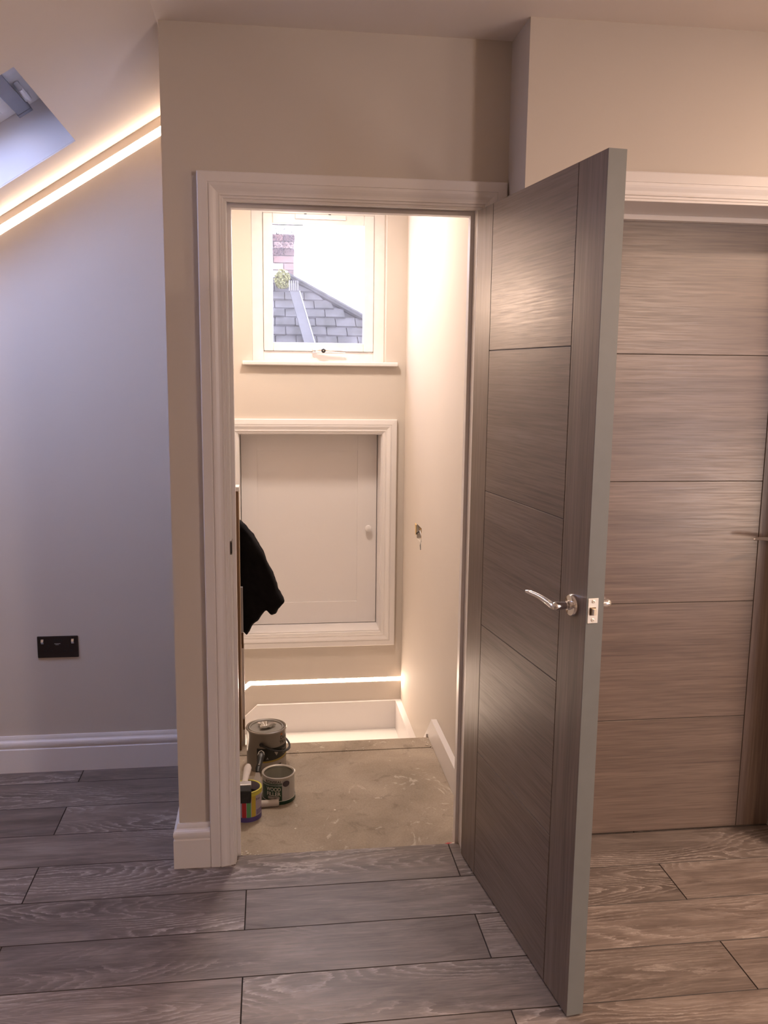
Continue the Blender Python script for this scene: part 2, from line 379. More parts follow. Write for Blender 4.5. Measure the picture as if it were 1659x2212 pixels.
# downlight fittings (seen from other positions)
for nm, loc, p in LAMPS:
    e = empty('ceiling_light', loc); 
    lab = 'round recessed ceiling light above the stair landing' if nm == 'closet' else ('round recessed ceiling light in front of the closed door' if loc[0] < 3 else 'round recessed ceiling light towards the right-hand end wall')
    tag(e, lab, 'ceiling light', None if nm == 'closet' else 'recessed ceiling lights of the main room')
    q = MB(); q.lathe([(.128, .012), (.128, .004), (.124, .0), (.116, .0), (.113, .006), (.113, .012)], seg=32); q.build('trim_ring', m_upvc, e)
    q = MB(); q.lathe([(.0001, .0115), (.112, .011), (.112, .009), (.0001, .009)], seg=32); q.build('diffuser', m_ledc, e)

gl_ = empty('added_pendant', GLOBE); tag(gl_, 'unseen globe pendant added to light the main room', 'pendant light')
q = MB(); q.tube([(0, 0, .12), (0, 0, H-GLOBE[2])], .004, 8); q.build('rod', m_chrome, gl_)
q = MB(); q.lathe([(.0001, H-GLOBE[2]-.02), (.05, H-GLOBE[2]-.018), (.05, H-GLOBE[2]), (.0001, H-GLOBE[2])], seg=24); q.build('ceiling_rose', m_chrome, gl_)
q = MB(); q.lathe([(.0001, .125), (.03, .124), (.035, .132), (.0001, .133)], seg=24); q.build('cap', m_chrome, gl_)
wl_ = empty('added_work_light', (WORK[0], WORK[1], 0), (0, 0, .5)); tag(wl_, 'unseen low standing lamp added to light the closed door', 'work light')
q = MB(); q.box((-.17, -.05, WORK[2]-.22), (.17, .0, WORK[2]+.22)); q.build('lamp_housing', m_black, wl_, .01)
q = MB(); q.box((-.15, .0, WORK[2]-.20), (.15, .006, WORK[2]+.20)); q.build('lamp_face', m_ledc, wl_)
q = MB(); q.tube([(0, -.03, .02), (0, -.03, WORK[2]-.2)], .014, 12); q.build('post', m_black, wl_)
q = MB(); q.box((-.18, -.16, 0), (.18, .10, .025)); q.build('base', m_black, wl_, .008)
SW_ = (-.36, 1.72, 1.88)  # hidden lamp added to make the highlight on the open door
sl_ = bpy.data.lights.new('added_stair_lamp', 'POINT'); sl_.energy = 20.0; sl_.color = WARM; sl_.shadow_soft_size = .07
so_ = bpy.data.objects.new('added_stair_lamp', sl_); C.objects.link(so_); so_.location = SW_
wl2 = empty('added_wall_light', (SW_[0], 1.852, SW_[2]-.10)); tag(wl2, 'warm wall lamp added over the stair, hidden left of the doorway', 'wall light')
q = MB(); q.lathe([(.0001, 0), (.04, 0), (.04, -.012), (.0001, -.014)], axis='y', seg=24); q.build('rose', m_chrome, wl2)
q = MB(); q.tube([(0, -.01, 0), (0, -.10, 0), (0, -.132, .005), (0, -.132, .02)], .006, 10); q.build('arm', m_chrome, wl2)
# ------------------------------------------------------------------ mouldings
ARCH = [(0, 0), (0, .009), (.001, .010), (.0065, .0102), (.0075, .0128), (.0135, .013), (.0150, .0162), (.020, .0155), (.026, .0165), (.034, .0195), (.040, .021), (.0445, .0212),
        (.0450, .0185), (.0485, .0185), (.0490, .0205), (.052, .0205), (.074, .019), (.077, .017), (.077, 0)]
def frame_mould(name, lab, prof, xi, xo, zb, zt, yface, four=False, right_clip=None, left=True):
    """mitred moulding round an opening; each length a part"""
    e = empty(name); struct(e, lab, 'trim')
    P = lambda a, t, x, z: (x, yface-t, z)
    L = [(-1, 0), ]
    def seg(nm, ends):
        q = MB(); q.rings([[fn(a, t) for a, t in prof] for fn in ends], True, True, 0, False); return q.build(nm, m_gloss, e)
    xr = right_clip
    tl = lambda a, t: (xi-a, yface-t, zt+a); tr = lambda a, t: (min(xo+a, xr) if xr else xo+a, yface-t, zt+a)
    bl = lambda a, t: (xi-a, yface-t, zb-(a if four else 0)); br = lambda a, t: (min(xo+a, xr) if xr else xo+a, yface-t, zb-(a if four else 0))
    seg('architrave_leg', [bl, tl]); seg('architrave_head', [tl, tr]); seg('architrave_leg', [tr, br])
    if four: seg('architrave_base', [br, bl])
    return e
frame_mould('trim_1', 'white moulded architrave around the open doorway', ARCH, .331, 1.056, 0, 1.993, 0.0, right_clip=1.1375)
frame_mould('trim_2', 'white moulded architrave around the closed door', ARCH, 1.368, 2.143, 0, 1.999, -.178)
AR2 = [(a*.955, t) for a, t in ARCH]
frame_mould('trim_3', 'white moulded frame around the low hatch door', AR2, hx0+.001, hx1-.001, hz0+.001, hz1-.001, 1.852, four=True)
# linings and stops
e = empty('trim_4'); struct(e, 'white door lining and stop inside the open doorway', 'trim')
q = MB(); q.box((.3, 0, -.012), (.333, .1, 2.03)); q.build('lining', m_gloss, e); q = MB(); q.box((1.052, 0, -.012), (1.083, .1, 2.03)); q.build('lining', m_gloss, e)
q = MB(); q.box((.333, 0, 1.998), (1.052, .1, 2.03)); q.build('lining_head', m_gloss, e)
q = MB(); q.box((.333, .046, -.012), (.344, .078, 1.987)); q.build('door_stop', m_gloss, e, .001)
q = MB(); q.box((1.041, .046, -.012), (1.052, .078, 1.987)); q.build('door_stop', m_gloss, e, .001)
q = MB(); q.box((.333, .046, 1.985), (1.052, .078, 1.998)); q.build('stop_head', m_gloss, e, .001)
q = MB(); q.box((.3283, -.0108, .990), (.3342, .034, 1.030)); st = q.build('strike_plate', plain('worn strike metal', (.16, .14, .13), .4, .8), e)
q = MB(); q.box((.3300, -.0112, .994), (.3338, -.0100, 1.026)); q.build('latch_hole', m_dark, st)
e = empty('trim_5'); struct(e, 'white door lining and stop around the closed door', 'trim')
for a, b_ in (((1.34, -.178, 0), (1.371, .1, 2.03)), ((2.139, -.178, 0), (2.17, .1, 2.03))):
    q = MB(); q.box(a, b_); q.build('lining', m_gloss, e)
q = MB(); q.box((1.371, -.178, 1.999), (2.139, .1, 2.03)); q.build('lining_head', m_gloss, e)
q = MB(); q.box((1.371, .000, 1.984), (2.139, .033, 1.999)); q.build('stop_head', m_gloss, e, .001)

SK = [(0, 0), (.018, 0), (.018, .092), (.0165, .0935), (.0150, .0945), (.0148, .097), (.0160, .0995), (.0178, .104), (.0185, .110), (.0178, .1165), (.0155, .121), (.0110, .124), (.0085, .1275),
      (.0080, .133), (.0065, .139), (.0045, .143), (0, .143)]
def skirt(name, lab, pts, plain_top=False, cat='skirting board'):
    """pts: wall line corners in plan, skirting on the right-hand side when walking; mitred"""
    e = empty(name); struct(e, lab, cat)
    n = len(pts); V = [Vector(p) for p in pts]
    off = []
    for i in range(n):
        d1 = (V[i]-V[i-1]).normalized() if i else None; d2 = (V[i+1]-V[i]).normalized() if i < n-1 else None
        nn = lambda d: Vector((d.y, -d.x))
        if d1 is None: off.append(nn(d2))
        elif d2 is None: off.append(nn(d1))
        else:
            a, b = nn(d1), nn(d2); m = (a+b).normalized(); off.append(m/m.dot(a))
    for i in range(n-1):
        q = MB(); q.rings([[(V[k].x+off[k].x*t, V[k].y+off[k].y*t, h) for t, h in SK] for k in (i, i+1)], True, True, 0, False)
        q.build('board', m_gloss, e)
    return e
skirt('baseboard_left', 'white moulded skirting board along the blue-lit alcove wall', [(-1.78, .735), (.16, .735)])
skirt('baseboard_front', 'short white skirting board wrapped round the corner left of the doorway', [(.16, .716), (.16, 0), (.2535, 0)])
skirt('baseboard_right', 'white skirting board right of the closed door', [(2.2205, -.178), (5.5, -.178)])

# ------------------------------------------------------------------ floor: laminate planks
fl = empty('floor'); struct(fl, 'grey-brown oak laminate floor laid in staggered planks', 'floor')
q = MB(); q.box((-1.9, -5.3, -.05), (5.6, .039, -.0105)); q.box((-1.9, .039, -.05), (.28, .83, -.0105)); q.box((1.25, .039, -.05), (2.7, 1.4, -.0105))
q.build('underlay', m_dark, fl)
py0, pw, pl = -.1532, .1927, 1.2915
def plank(xa, xb, ya, yb):
    g = .0007; xa += g; xb -= g; ya += g; yb -= g; cx, cy = (xa+xb)/2, (ya+yb)/2; hx, hy = (xb-xa)/2, (yb-ya)/2
    c = .0012; q = MB()
    top = [(-hx+c, -hy+c, 0), (hx-c, -hy+c, 0), (hx-c, hy-c, 0), (-hx+c, hy-c, 0)]
    sd = [(-hx, -hy, -.0013), (hx, -hy, -.0013), (hx, hy, -.0013), (-hx, hy, -.0013)]
    bt = [(a, b, -.010) for a, b, _ in sd]
    q.quad(top, 0)
    for i in range(4):
        j = (i+1) % 4; q.quad([sd[i], sd[j], top[j], top[i]], 1); q.quad([bt[i], bt[j], sd[j], sd[i]], 1)
    q.quad(bt[::-1], 1)
    q.build('plank', [m_lam, m_groove], fl, loc=(cx, cy, 0))
m_groove = plain('dark plank edge', (.05, .038, .034), .6)
for k in range(-5, 26):                           # row k lies between y0-k*w and y0-(k-1)*w
    ya, yb = py0-k*pw, py0-(k-1)*pw
    ox = (1.017 if k % 2 == 0 else .3665)
    x = ox-3*pl
    while x < 5.6:
        xa, xb = x, x+pl; x += pl
        for lo, hi in ([(-1.8, 5.5)] if k >= 0 else [(-1.8, .17), (1.25, 2.6)]):
            a, b_ = max(xa, lo), min(xb, hi)
            if b_-a > .02 and ya > -5.25 and yb < 1.35: plank(a, b_, ya, yb if yb < .8 or lo > 1 else .8)
# bare landing and its nosing board
ld = empty('floor_landing'); struct(ld, 'bare dusty sub-floor of the stair landing with paint spots', 'floor')
q = MB(); q.box((.28, .040, -.06), (1.131, .808, -.012)); q.build('floor_board', m_sub, ld)
q = MB(); q.box((.28, .818, -.06), (1.131, .918, -.0125)); q.build('nosing_board', m_sub, ld, .003)
q = MB(); q.box((.28, .80, -.25), (1.131, .905, -.055)); q.build('riser', m_stepw, ld)
q = MB()
rr = random.Random(4)
for i in range(46):                                # flakes of filler and plaster along joints and edges
    c_ = rr.choice([(rr.uniform(.5, 1.1), .815+rr.uniform(-.012, .02)), (1.10+rr.uniform(-.01, .012), rr.uniform(.7, .9)), (rr.uniform(.34, .40), .05+rr.uniform(0, .03)), (1.02+rr.uniform(0, .03), .052)])
    s_ = rr.uniform(.002, .007); q.box((c_[0], c_[1], -.0125), (c_[0]+s_, c_[1]+s_*rr.uniform(.4, 1), -.012+s_*.4))
fk = q.build('plaster_flakes', plain('plaster crumb', (.72, .66, .58), .9), ld); fk['kind'] = 'stuff'
tp = MB(); tp.prism([(.985, .044), (1.036, .044), (1.038, .060), (1.02, .062)], lambda a, b, d: (a, b, d), -.0119, -.0105)
tag(tp.build('tape_scrap', plain('red tape', (.62, .03, .035), .5)), 'small scrap of red tape at the laminate edge by the open door', 'tape')

# ------------------------------------------------------------------ stair below the landing
stc = empty('staircase', (.7, 1.4, -.37)); struct(stc, 'white painted stair winding down left beyond the landing', 'staircase')
def LB(name, a, b, m, par, bev=0):
    o = par.location; q = MB(); q.box((a[0]-o[0], a[1]-o[1], a[2]-o[2]), (b[0]-o[0], b[1]-o[1], b[2]-o[2])); return q.build(name, m, par, bev)
LB('tread', (.28, .90, -.385), (1.113, 1.834, -.355), m_stepw, stc, .004)
LB('riser', (.30, .89, -.39), (1.113, .905, -.20), m_stepw, stc)
for i in range(5):
    xa = .28-.25*(i+1); z = -.355-.2*(i+1)
    LB('tread', (xa-.02, .83, z-.03), (xa+.27, 1.834, z), m_stepw, stc, .003); LB('riser', (xa+.25, .83, z), (xa+.268, 1.834, z+.17), m_stepw, stc)
o_ = stc.location
q = MB(); sl = .93
q.prism([(.371, -.200), (1.131, -.200), (1.131, -.46), (.371, -.46), (.371-1.3, -.46-1.3*sl), (.371-1.3, -.200-1.3*sl)][::1], lambda a, b, d: (a-o_[0], d-o_[1], b-o_[2]), 1.834, 1.8515)
q.build('string_board', m_gloss, stc)
q = MB(); q.prism([(1.13, -.200), (1.834, -.200), (1.834, -.46), (.92, -.46), (.92, .0), (1.0, -.06)], lambda a, b, d: (d-o_[0], a-o_[1], b-o_[2]), 1.1005, 1.1305)
q.build('string_board', m_gloss, stc)
e = empty('baseboard_landing'); struct(e, 'plain white skirting board along the right side of the landing, cut sloping at the stair', 'skirting board')
q = MB(); q.prism([(.1, -.010), (.1, .094), (.850, .094), (1.052, -.085), (1.052, -.13), (.92, -.13), (.92, -.010)], lambda a, b, d: (d, a, b), 1.108, 1.1305)
q.build('board', m_gloss, e)

def led(name, poly, wdt, fn, lab, ml=None):
    """flush light profile: polyline in (a,b), fn(a,b,d)"""
    e = empty(name); tag(e, lab, 'light strip')
    V = [Vector(p) for p in poly]; L = []; R_ = []
    for i in range(len(V)):
        d1 = (V[i]-V[i-1]).normalized() if i else (V[1]-V[0]).normalized(); d2 = (V[i+1]-V[i]).normalized() if i < len(V)-1 else d1
        a = Vector((-d1.y, d1.x)); b = Vector((-d2.y, d2.x)); m = (a+b).normalized(); m = m/m.dot(a)
        L.append(V[i]+m*wdt/2); R_.append(V[i]-m*wdt/2)
    for i in range(len(V)-1):
        pass
    q = MB(); q.rings([[fn(L[i].x, L[i].y, 0.0005), fn(R_[i].x, R_[i].y, .0005), fn(R_[i].x, R_[i].y, -.0006), fn(L[i].x, L[i].y, -.0006)] for i in range(len(V))], True, True, 0, False)
    q.build('diffuser', ml or m_led, e)
    return e
k45 = math.radians(-43)
led('led_strip', [(-.62, -.085-.77), (.334, -.085), (1.1305, -.085)], .020, lambda a, b, d: (a, 1.852+d, b), 'glowing warm light strip across the stairwell wall, bending down at its left end', m_led2)
led('led_strip', [(-1.7, XF*0+2.353+(-1.7-.075)*.6335), (.1595, 2.353+(.1595-.075)*.6335)], .026, lambda a, b, d: (a, .735+d, b), 'glowing warm light strip slanting under the sloping ceiling of the alcove')

# ------------------------------------------------------------------ doors
def lever(parent, ux, z, out, side, inward):
    """side: +-1 face direction in local y, lever points toward inward (+-1 in local x)"""
    h = empty('lever_handle', (ux, 0, z)); h.parent = parent; h['label'] = 'chrome curved lever handle on a round rose'
    q = MB(); pr = [(.0, 0), (.026, 0), (.026, .005), (.0235, .009), (.011, .010), (.0105, .016), (.0, .016)]
    q.lathe([(max(a, .0001), out+b*1.0) if side > 0 else (max(a, .0001), out-b) for a, b in pr], axis='y', seg=36); q.build('rose', m_chrome, h)
    S = side; D = inward
    q = MB(); nk = [(.0001, .006), (.0082, .006), (.0082, .014), (.0072, .0145), (.0072, .0165), (.0082, .017), (.0092, .034), (.0098, .042), (.0094, .0470), (.0070, .0500), (.0001, .0512)]
    q.lathe([(a, out+S*b) for a, b in nk], axis='y', seg=28); q.build('neck', m_chrome, h)
    pts = [(-D*.002, out+S*.0440, -.0030), (D*.012, out+S*.0455, -.0020), (D*.030, out+S*.0485, .0015), (D*.052, out+S*.0530, .0058), (D*.076, out+S*.0585, .0085), (D*.098, out+S*.0640, .0092), (D*.112, out+S*.0680, .0084)]
    rd = [(.0050, .0050), (.0068, .0082), (.0056, .0076), (.0046, .0066), (.0040, .0058), (.0038, .0052), (.0022, .0028)]
    def sm(a):                                       # Catmull-Rom
        o = []
        for i in range(len(a)-1):
            p0, p1, p2, p3 = [Vector(a[max(0, min(len(a)-1, i+j))]) for j in (-1, 0, 1, 2)]
            for t in (0, .25, .5, .75): o.append(.5*((2*p1)+(-p0+p2)*t+(2*p0-5*p1+4*p2-p3)*t*t+(-p0+3*p1-3*p2+p3)*t**3))
        o.append(Vector(a[-1])); return o
    q = MB(); q.tube(sm(pts), [tuple(v) for v in sm(rd)], 16); q.build('lever', m_chrome, h)
    return h
def door_leaf(name, lab, loc, rot, wd, th, g0, g1, hgt=1.981, mirror=False):
    """local x along the width from the hinge, y 0..th, z up"""
    e = empty(name, loc, (0, 0, rot)); struct(e, lab, 'door'); g = .0013
    q = MB(); q.box((.004, .0022, .004), (wd-.004, th-.0022, hgt-.004)); q.build('core', m_dkv, e)
    q = MB(); q.box((0, 0, 0), (g0-g, th, hgt)); q.build('stile', m_ven_v, e, .0006)
    q = MB(); q.box((g1+g, 0, 0), (wd-.0012, th, hgt)); q.build('stile', m_ven_v, e, .0006)
    for i in range(5):
        za, zb = hgt*i/5, hgt*(i+1)/5
        q = MB(); q.box((g0+g, 0, za+(g if i else 0)), (g1-g, th, zb-(g if i < 4 else 0))); q.build('panel', m_ven_h, e, .0006)
    q = MB(); q.box((wd-.0012, .0004, 0), (wd, th-.0004, hgt)); ed = q.build('edge_lipping', m_edge, e); ed['label'] = 'plain grey lipped closing edge'
    return e
m_dkv = plain('dark groove', (.05, .038, .032), .6)
phi = .1304
ang = -pi/2+phi
# local x -> direction (sin phi, -cos phi); local +y -> to the right
d1 = door_leaf('door_1', 'grey oak veneer door standing open into the room', (1.0442, -.0341, .006), ang, .7471, .0427, .117, .617)
lever(d1, .684, 1.0, 0, -1, -1); lever(d1, .684, 1.0, .0427, 1, -1)
lp = MB(); lp.box((.7471, .0035, .974), (.7483, .0285, 1.031)); lpo = lp.build('latch_plate', m_nickel, d1, .0004)
q = MB(); q.prism([(.0085, .9925), (.0085, 1.0105), (.022, 1.0105), (.022, .9925)], lambda a, b, d: (d, a, b), .7475, .7500); q.build('latch_recess', plain('worn bronze', (.16, .115, .075), .4, 1), lpo)
q = MB(); q.prism([(.7480, .0105), (.7600, .0125), (.7570, .0205), (.7480, .0205)], lambda a, b, d: (a, b, d), .9945, 1.0085); q.build('latch_bolt', m_nickel, lpo)
for zz in (.9815, 1.0235):
    q = MB(); q.lathe([(.0001, .7482), (.0042, .7482), (.0042, .7490), (.0024, .7494), (.0023, .7488), (.0001, .7488)], c=(0, .0160, zz), axis='x', seg=20); s_ = q.build('screw', m_nickel, lpo)
    q = MB(); q.box((.7488, .0145, zz-.0004), (.7493, .0175, zz+.0004)); q.build('screw_slot', m_dark, lpo)
for zz in (.22, 1.0, 1.78):                         # butt hinges
    q = MB(); q.lathe([(.0001, 0), (.0055, 0), (.0055, .09), (.0001, .09)], c=(-.004, .0427+.004, zz-.045), seg=14); q.build('hinge', m_chrome, d1)
d2 = door_leaf('door_2', 'grey oak veneer door standing closed in the projecting wall', (1.374, .0353, .007), 0.0, .762, .044, .117, .646)
lever(d2, .700, 1.003, 0, -1, -1)

# hatch door
e = empty('door_3', (.6535, 2.0, .7)); struct(e, 'low white panelled hatch door below the window', 'door')
o_ = e.location
def Lb(a, b, m, nm, par=e, bev=0, oo=o_):
    q = MB(); q.box(tuple(a[i]-oo[i] for i in range(3)), tuple(b[i]-oo[i] for i in range(3))); return q.build(nm, m, par, bev)
zb_, zt_ = hz0+.009, hz1-.009; xa_, xb_ = hx0+.009, hx1-.009; px0, px1, pz0, pz1 = .382, .906, .3065, 1.118
Lb((xa_, 2.0, zb_), (px0, 2.028, zt_), m_gloss, 'stile', bev=.0007); Lb((px1, 2.0, zb_), (xb_, 2.028, zt_), m_gloss, 'stile', bev=.0007)
Lb((px0, 2.0, pz1), (px1, 2.028, zt_), m_gloss, 'rail', bev=.0007); Lb((px0, 2.0, zb_), (px1, 2.028, pz0), m_gloss, 'rail', bev=.0007)
Lb((px0-.003, 2.0065, pz0-.003), (px1+.003, 2.022, pz1+.003), m_gloss, 'panel')
q = MB(); q.lathe([(.0001, -.030), (.010, -.0295), (.0165, -.026), (.0185, -.020), (.0165, -.014), (.009, -.010), (.0075, -.004), (.010, 0), (.0001, 0)], c=(.963-o_[0], 2.0-o_[1], .706-o_[2]), axis='y', seg=32)
q.build('knob', m_gloss, e)
fe = empty('trim_6', (.6535, 1.93, .7)); struct(fe, 'white lining boards inside the hatch opening', 'trim'); oo = fe.location
def Lf(a, b, nm): 
    q = MB(); q.box(tuple(a[i]-oo[i] for i in range(3)), tuple(b[i]-oo[i] for i in range(3))); q.build(nm, m_gloss, fe)
li = .006
Lf((hx0-.013, 1.8525, hz0-.013), (hx0+li, 2.04, hz1+.013), 'lining'); Lf((hx1-li, 1.8525, hz0-.013), (hx1+.013, 2.04, hz1+.013), 'lining')
Lf((hx0+li, 1.8525, hz0-.013), (hx1-li, 2.04, hz0+li), 'lining'); Lf((hx0+li, 1.8525, hz1-li), (hx1-li, 2.04, hz1+.013), 'lining')
Lf((hx0-.013, 2.0405, hz0-.013), (hx1+.013, 2.06, hz1+.013), 'back_board')

# ------------------------------------------------------------------ stairwell window
e = empty('window_1', (.698, 1.95, 1.575)); struct(e, 'small white casement window above the hatch', 'window'); oo = e.location
def Lw(a, b, m, nm, bev=.002, par=e):
    q = MB(); q.box(tuple(a[i]-oo[i] for i in range(3)), tuple(b[i]-oo[i] for i in range(3))); return q.build(nm, m, par, bev)
ya, yb = 1.935, 1.995; a0, a1, b0, b1 = wx0, wx1, 1.577, 2.33; fw = .055
Lw((a0, ya, b0), (a0+fw, yb, b1), m_upvc, 'window_frame'); Lw((a1-fw, ya, b0), (a1, yb, b1), m_upvc, 'window_frame')
Lw((a0+fw, ya, b0), (a1-fw, yb, b0+.050), m_upvc, 'window_frame'); Lw((a0+fw, ya, b1-.035), (a1-fw, yb, b1), m_upvc, 'window_frame')
for c0, c1 in (((a0+fw-.005, 1.9855, b0+.045), (a0+fw+.012, yb+.02, b1)), ((a1-fw-.012, 1.9855, b0+.045), (a1-fw+.005, yb+.02, b1)), ((a0+fw, 1.9855, b0+.045), (a1-fw, yb+.02, b0+.062))): Lw(c0, c1, m_upvc, 'frame_rebate', 0)
a0 += fw+.0015; a1 -= fw+.0015; b0 += .0515; b1 -= .0365; sy = 1.922; sw = .049
Lw((a0, sy, b0), (a0+sw-.002, yb-.01, b1), m_upvc, 'sash_stile', .004); Lw((a1-sw, sy, b0), (a1, yb-.01, b1), m_upvc, 'sash_stile', .004)
Lw((a0+sw-.002, sy, b0), (a1-sw, yb-.01, b0+.042), m_upvc, 'sash_rail', .004); Lw((a0+sw-.002, sy, b1-.050), (a1-sw, yb-.01, b1), m_upvc, 'sash_rail', .004)
gk = MB(); g0x, g1x, g0z, g1z = a0+sw-.002, a1-sw, b0+.042, b1-.050
Lw((g0x, 1.955, g0z), (g1x, 1.961, g1z), m_glass, 'glass', 0)
Lw((g0x, 1.95, g1z-.0025), (g0x+.15, 1.955, g1z+.002), m_dark, 'gasket', 0); Lw((g1x-.0015, 1.95, g0z), (g1x+.001, 1.955, g0z+.12), m_dark, 'gasket', 0)
v = Lw((.581, 1.905, 2.268), (.832, 1.922, 2.290), m_upvc, 'trickle_vent', .003)
for xx in (.625, .745): Lw((xx, 1.904, 2.288), (xx+.012, 1.915, 2.2915), m_sockd, 'vent_clip', 0)
hw = empty('window_handle', (.664-oo[0], 1.922-oo[1], 1.630-oo[2])); hw.parent = e; hw['label'] = 'chrome casement handle with a black push button'
q = MB(); q.box((.0, -.014, -.009), (.025, 0, .011)); q.box((.003, -.018, -.004), (.02, -.014, .006)); q.build('handle_catch', m_chrome, hw, .002)
q = MB(); q.tube([(.02, -.012, .0), (.04, -.022, .001), (.055, -.024, .001), (.08, -.022, .0), (.12, -.020, -.002), (.166, -.020, -.004)], [(.006, .008), (.011, .011), (.012, .012), (.007, .008), (.005, .007), (.004, .006)], 14); q.build('handle_grip', m_chrome, hw)
q = MB(); q.lathe([(.0001, -.0375), (.009, -.037), (.011, -.034), (.011, -.030), (.0001, -.030)], c=(.055, 0, .001), axis='y', seg=24); q.build('push_button', m_black, hw)
q = MB(); q.lathe([(.0001, -.0385), (.0035, -.038), (.0035, -.036), (.0001, -.036)], c=(.055, 0, .001), axis='y', seg=16); q.build('lock_barrel', m_chrome, hw)
q = MB(); q.box((.319, 1.815, 1.556), (1.088, 1.852, 1.5765)); q.box((wx0, 1.852, 1.556), (wx1, 1.94, 1.5765))
struct(q.build('window_sill', m_gloss, None, .005), 'white window sill board under the casement', 'window sill')

# ------------------------------------------------------------------ outside: neighbouring roofs seen through the window
m_tile, nt_, b__ = newmat('mossy weathered slate'); v_ = coords(nt_, (1, 1, 1), False)
nt_.links.new(ramp(nt_, noise(nt_, v_, 7, 6, .75, .6), [(.36, (.007, .008, .007)), (.5, (.020, .020, .022)), (.66, (.046, .046, .052))]), b__.inputs['Base Color']); b__.inputs['Roughness'].default_value = .85; m_brick = plain('weathered brick', (.34, .24, .22), .9, 0, .8, 50); m_mortar = plain('mortar', (.16, .15, .145), .9)
def RP(a, y): return (a, y, 1.75+(y-5.4)*.7)
nb = empty('neighbouring_house', (.8, 6, 0)); tag(nb, 'grey tiled roof of the neighbouring house outside the window', 'house'); o_ = nb.location
def off(p): return (p[0]-o_[0], p[1]-o_[1], p[2]-o_[2])
def hipx(y): return .743+(6.298-y)*(1.328-.743)/(6.298-5.778)
q = MB(); top = 6.39
pl_ = [(-1.5, 5.40), (hipx(5.40), 5.40), (hipx(top), top), (-1.5, top)]
q.prism(pl_, lambda a, b, d: off((a, b, 1.75+(b-5.4)*.7+d)), -.06, -.012); q.build('roof_deck', m_tile, nb)
q = MB(); q.box(off((-1.5, 5.55, -3)), off((1.5, 6.9, 1.70))); q.build('wall', m_brick, nb)
nr = 8; st_ = (top-5.40)/nr
for i in range(nr):
    ya = 5.40+i*st_; yb = ya+st_*1.15; xx = -.6-(.09 if i % 2 else 0)
    while xx < hipx(ya):
        xr = min(xx+.178, hipx(ya)); xrt = min(xx+.178, hipx(yb))
        if xr-xx > .03 and xr > .1 and hipx(yb)-xx > .02:
            dz = random.uniform(0, .006); q = MB()
            lo = [(xx, ya, .012+dz), (xr, ya, .012+dz), (max(xrt, xx+.005), min(yb, top), .002), (xx, min(yb, top), .002)]
            q.prism([(p[0], p[1]) for p in lo], lambda a, b, d: off((a, b, 1.75+(b-5.4)*.7+d+(.016 if b < ya+.01 else 0))), -.012, .004+dz)
            q.build('tile', m_tile, nb)
        xx += .185
q = MB(); q.tube([off((-1.5, top, 1.75+(top-5.4)*.7+.02)), off((hipx(top), top, 1.75+(top-5.4)*.7+.02))], .04, 10); q.build('ridge_tiles', plain('pale ridge mortar', (.5, .5, .52), .8), nb)
q = MB(); q.tube([off((hipx(y_), y_, 1.75+(y_-5.4)*.7+.012)) for y_ in (5.4, 5.9, top)], .035, 8); q.build('hip_tiles', m_tile, nb)
q = MB(); q.tube([off(RP(-1.5, 5.36)), off(RP(2.0, 5.36))], .035, 10); q.build('gutter', plain('pale gutter', (.55, .56, .6), .6), nb)
# boxed vent pipe rising over the roof
vp = empty('vent_pipe', (.78, 5.9, 1.9)); tag(vp, 'tapering grey flue with a ribbed cap standing on the neighbouring roof', 'flue'); ov = vp.location
q = MB(); q.rings([[(.775-ov[0], 5.35-ov[1], 1.72-ov[2]), (.868-ov[0], 5.35-ov[1], 1.72-ov[2]), (.868-ov[0], 5.43-ov[1], 1.72-ov[2]), (.775-ov[0], 5.43-ov[1], 1.72-ov[2])],
                   [(.640-ov[0], 5.60-ov[1], 2.245-ov[2]), (.725-ov[0], 5.60-ov[1], 2.245-ov[2]), (.725-ov[0], 5.68-ov[1], 2.245-ov[2]), (.640-ov[0], 5.68-ov[1], 2.245-ov[2])]], True, True, 0, False)
q.build('flue_body', plain('lead grey', (.036, .038, .045), .6), vp)
for i in range(5):
    q = MB(); xx = .634+i*.0185; q.box((xx-ov[0], 5.595-ov[1], 2.245-ov[2]), (xx+.009-ov[0], 5.68-ov[1], 2.335-ov[2])); q.build('cap_rib', plain('pale cap', (.09, .09, .095), .6), vp)
q = MB(); q.box((.872-ov[0]-.006, 5.345-ov[1], 1.72-ov[2]), (.872-ov[0]+.002, 5.35-ov[1], 1.74-ov[2]))
q = MB(); q.rings([[(.868-ov[0], 5.345-ov[1], 1.72-ov[2]), (.876-ov[0], 5.345-ov[1], 1.72-ov[2]), (.876-ov[0], 5.43-ov[1], 1.72-ov[2]), (.868-ov[0], 5.43-ov[1], 1.72-ov[2])],
                   [(.725-ov[0], 5.595-ov[1], 2.245-ov[2]), (.733-ov[0], 5.595-ov[1], 2.245-ov[2]), (.733-ov[0], 5.68-ov[1], 2.245-ov[2]), (.725-ov[0], 5.68-ov[1], 2.245-ov[2])]], True, True, 0, False)
q.build('edge_strip', plain('white strip', (.25, .25, .25), .5), vp)
